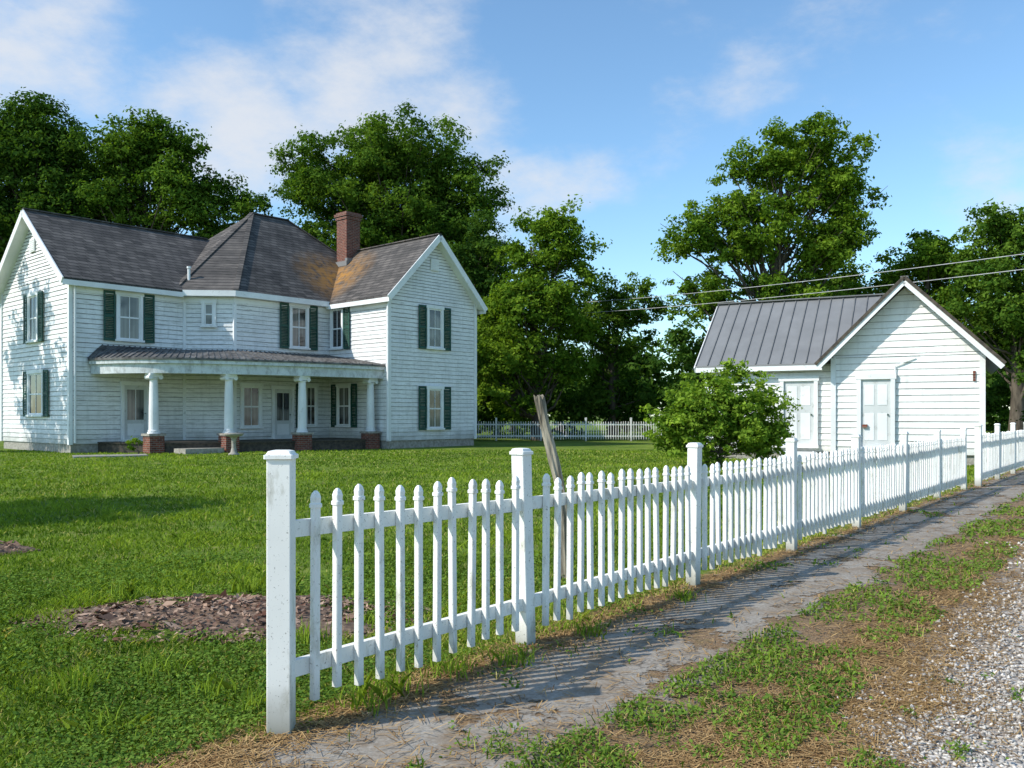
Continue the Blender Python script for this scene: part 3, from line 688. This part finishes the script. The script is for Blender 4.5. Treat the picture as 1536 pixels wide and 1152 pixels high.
keep=ns*rng.random(len(X))<wgt*.42; keep&=rng.random(len(X))<np.clip(wgt*1.3,0,1); X,Y=X[keep],Y[keep]; n=len(X)
a=rng.random(n)*6.283; ln=rng.uniform(.015,.06,n); ww=.0010+.0003*Y; dx=np.c_[np.cos(a),np.sin(a),rng.normal(0,.12,n)]*ln[:,None]; wx=np.c_[-np.sin(a),np.cos(a),np.zeros(n)]*ww[:,None]
c0=np.c_[X,Y,.012+.014*rng.random(n)]
V=np.stack([c0-dx-wx,c0+dx-wx,c0+dx+wx,c0-dx+wx],1).reshape(-1,3)
npmesh('pine_straw',V,np.arange(n*4).reshape(-1,4),[M_straw],np.repeat(rng.random(n),4))
X,Y=field(80000,2.6,16,.1,1.0); d=dof(X,Y); ns=fb(X,Y,1.5,123)
keep=(d>1.95+1.3*(ns-.5))&(d<7)&(rng.random(len(X))<np.clip((d-1.6)*1.0,.12,1)*np.clip(1.6-1.5*fb(X,Y,1.1,500),.2,1)); X,Y=X[keep],Y[keep]; n=len(X)
r0=(.006+.0014*Y)*rng.uniform(.6,1.5,n)
O=np.array([[1,0,0],[-1,0,0],[0,1,0],[0,-1,0],[0,0,1],[0,0,-1]],float)
Vv=O[None]*(r0[:,None,None])*rng.uniform(.55,1.1,(n,6,1))+rng.normal(0,.25,(n,6,3))*r0[:,None,None]; Vv[:,:,2]*=.7
Vv+=np.c_[X,Y,.010+r0*.3][:,None,:]
tri=np.array([[0,2,4],[2,1,4],[1,3,4],[3,0,4],[2,0,5],[1,2,5],[3,1,5],[0,3,5]])
F=(tri[None]+6*np.arange(n)[:,None,None]).reshape(-1,3)
npmesh('road_gravel',Vv.reshape(-1,3),F,[M_stone],np.repeat(np.clip(rng.normal(.5,.28,n),0,1),6),None,3)
m=simple('mulch_soil',(.075,.048,.034),(.22,.145,.10),20,.95,bstr=.9,bdist=.02)
mo=MB()
for (a,b,ra,rb) in mounds:
    ns_=28; nr=8; vs=[(a,b,.09)]; fs=[]
    for i in range(1,nr+1):
        for k in range(ns_):
            an=2*math.pi*k/ns_; q=i/nr*(1+.28*math.sin(3*an+a)+.15*math.sin(7*an))
            vs.append((a+ra*q*math.cos(an),b+rb*q*math.sin(an),.09*(1-(i/nr)**2)+random.uniform(-.02,.02)*(1-i/nr)-(.01 if i==nr else 0)))
    for k in range(ns_): fs.append((0,1+k,1+(k+1)%ns_))
    for i in range(nr-1):
        for k in range(ns_): A=1+i*ns_+k; B_=1+i*ns_+(k+1)%ns_; fs.append((A,A+ns_,B_+ns_,B_))
    mo.add(vs,fs)
mo.obj('mulch_mound',[m],None,True)
n=3600; pick=(rng.random(n)<.12).astype(int); mm=np.array(mounds)[pick]; rr=np.sqrt(rng.random(n))*1.2; an=rng.random(n)*6.283
X=mm[:,0]+mm[:,2]*rr*np.cos(an); Y=mm[:,1]+mm[:,3]*rr*np.sin(an)
V,F=leafquads(np.c_[X,Y,.02+.10*np.clip(1-rr**2,0,1)],np.tile([0,0,1.2],(n,1)),rng.uniform(.008,.032,n)*np.where(rng.random(n)<.07,2.6,1),.45,.4)
npmesh('bark_chips',V,F,[M_chip],np.repeat(rng.random(n)**1.3,4))
XX=[];YY=[];HH=[]
for (a,b,hh_) in [(-2.35,4.6,.17),(-2.0,4.9,.13),(-.75,4.35,.15),(-.62,4.55,.16),(-.35,4.9,.12),(-1.55,4.5,.13),(-2.9,4.2,.16),(-3.1,6.9,.16),(-2.2,7.1,.2),(-1.9,7.0,.16),(.0,5.1,.12),(-1.9,4.0,.11),(-1.3,4.3,.12),(.5,5.8,.1),(-3.4,5.0,.14),(1.4,6.9,.1),(-1.35,5.6,.15),(-1.0,6.0,.12)]:
    k=70; XX.append(a+rng.normal(0,.07,k)); YY.append(b+rng.normal(0,.07,k)); HH.append(hh_*rng.uniform(.5,1.15,k))
XX=np.concatenate(XX);YY=np.concatenate(YY);HH=np.concatenate(HH)
blades('tall_grass_tufts',XX,YY,HH,np.full(len(XX),.009),np.clip(rng.normal(.5,.15,len(XX)),0,.74),M_grass,1.1)

# ------------------------------------------------------------ sky, sun, camera
sunv=Vector((-.93,-.37,0)).normalized(); el=math.radians(39); sv=Vector((sunv.x*math.cos(el),sunv.y*math.cos(el),math.sin(el)))
W=bpy.data.worlds.new('World'); S.world=W; W.use_nodes=True; nt=W.node_tree; nt.nodes.clear()
out=N(nt,'ShaderNodeOutputWorld'); bg=N(nt,'ShaderNodeBackground'); bg.inputs[1].default_value=.135; L(nt,bg.outputs[0],out.inputs[0])
sk=N(nt,'ShaderNodeTexSky',sky_type='NISHITA'); sk.sun_disc=False; sk.sun_elevation=el; sk.sun_rotation=math.atan2(sunv.x,sunv.y)%(2*math.pi)
sk.air_density=1.0; sk.dust_density=.4; sk.ozone_density=1.6
tc=N(nt,'ShaderNodeTexCoord'); v=tc.outputs['Generated']
cl=None
for (cx,cy,cz,rr,wt) in [(-.14,.915,.38,.24,.86),(-.30,.90,.30,.16,.95),(-.46,.81,.38,.20,.6),(-.06,.94,.32,.14,.75),(-.0,.97,.22,.14,.8),(.168,.932,.30,.10,.5),(.25,.90,.345,.10,.5),(.326,.866,.39,.11,.42),(.10,.95,.26,.09,.5),(.47,.85,.23,.10,.5)]:
    vm=N(nt,'ShaderNodeVectorMath',operation='DISTANCE'); L(nt,v,vm.inputs[0]); vm.inputs[1].default_value=(cx,cy,cz)
    k=N(nt,'ShaderNodeMapRange',interpolation_type='SMOOTHSTEP'); k.inputs[1].default_value=0; k.inputs[2].default_value=rr; k.inputs[3].default_value=wt; k.inputs[4].default_value=0
    L(nt,vm.outputs['Value'],k.inputs[0]); cl=k.outputs[0] if cl is None else math_(nt,'MAXIMUM',cl,k.outputs[0])
mp=N(nt,'ShaderNodeMapping'); mp.inputs['Scale'].default_value=(1,1,1.9); mp.inputs['Rotation'].default_value=(0,.6,0); L(nt,v,mp.inputs[0])
nz=noise(nt,mp.outputs[0],5.5,10,.62)
f=math_(nt,'ADD',nz,math_(nt,'MULTIPLY_ADD',cl,.40,-.61)); f=math_(nt,'MULTIPLY',smooth(nt,f,-.05,.38),.88)
hs=mix(nt,1.0,sk.outputs[0],(1.30,1.58,1.66),'MULTIPLY')
c=mix(nt,f,hs,(5.9,6.1,6.45)); L(nt,c,bg.inputs[0])
sd=bpy.data.lights.new('sun','SUN'); sd.energy=5.0; sd.angle=math.radians(.5); sd.color=(1,.95,.85)
so=bpy.data.objects.new('sun',sd); so.rotation_euler=sv.to_track_quat('Z','Y').to_euler(); S.collection.objects.link(so)
cd=bpy.data.cameras.new('camera'); cd.lens=30; cd.sensor_width=36; cd.shift_y=.03; cd.clip_end=2000; cd.clip_start=.05
co=bpy.data.objects.new('camera',cd); co.location=(0,0,1.5); co.rotation_euler=(math.radians(90),0,0); S.collection.objects.link(co); S.camera=co
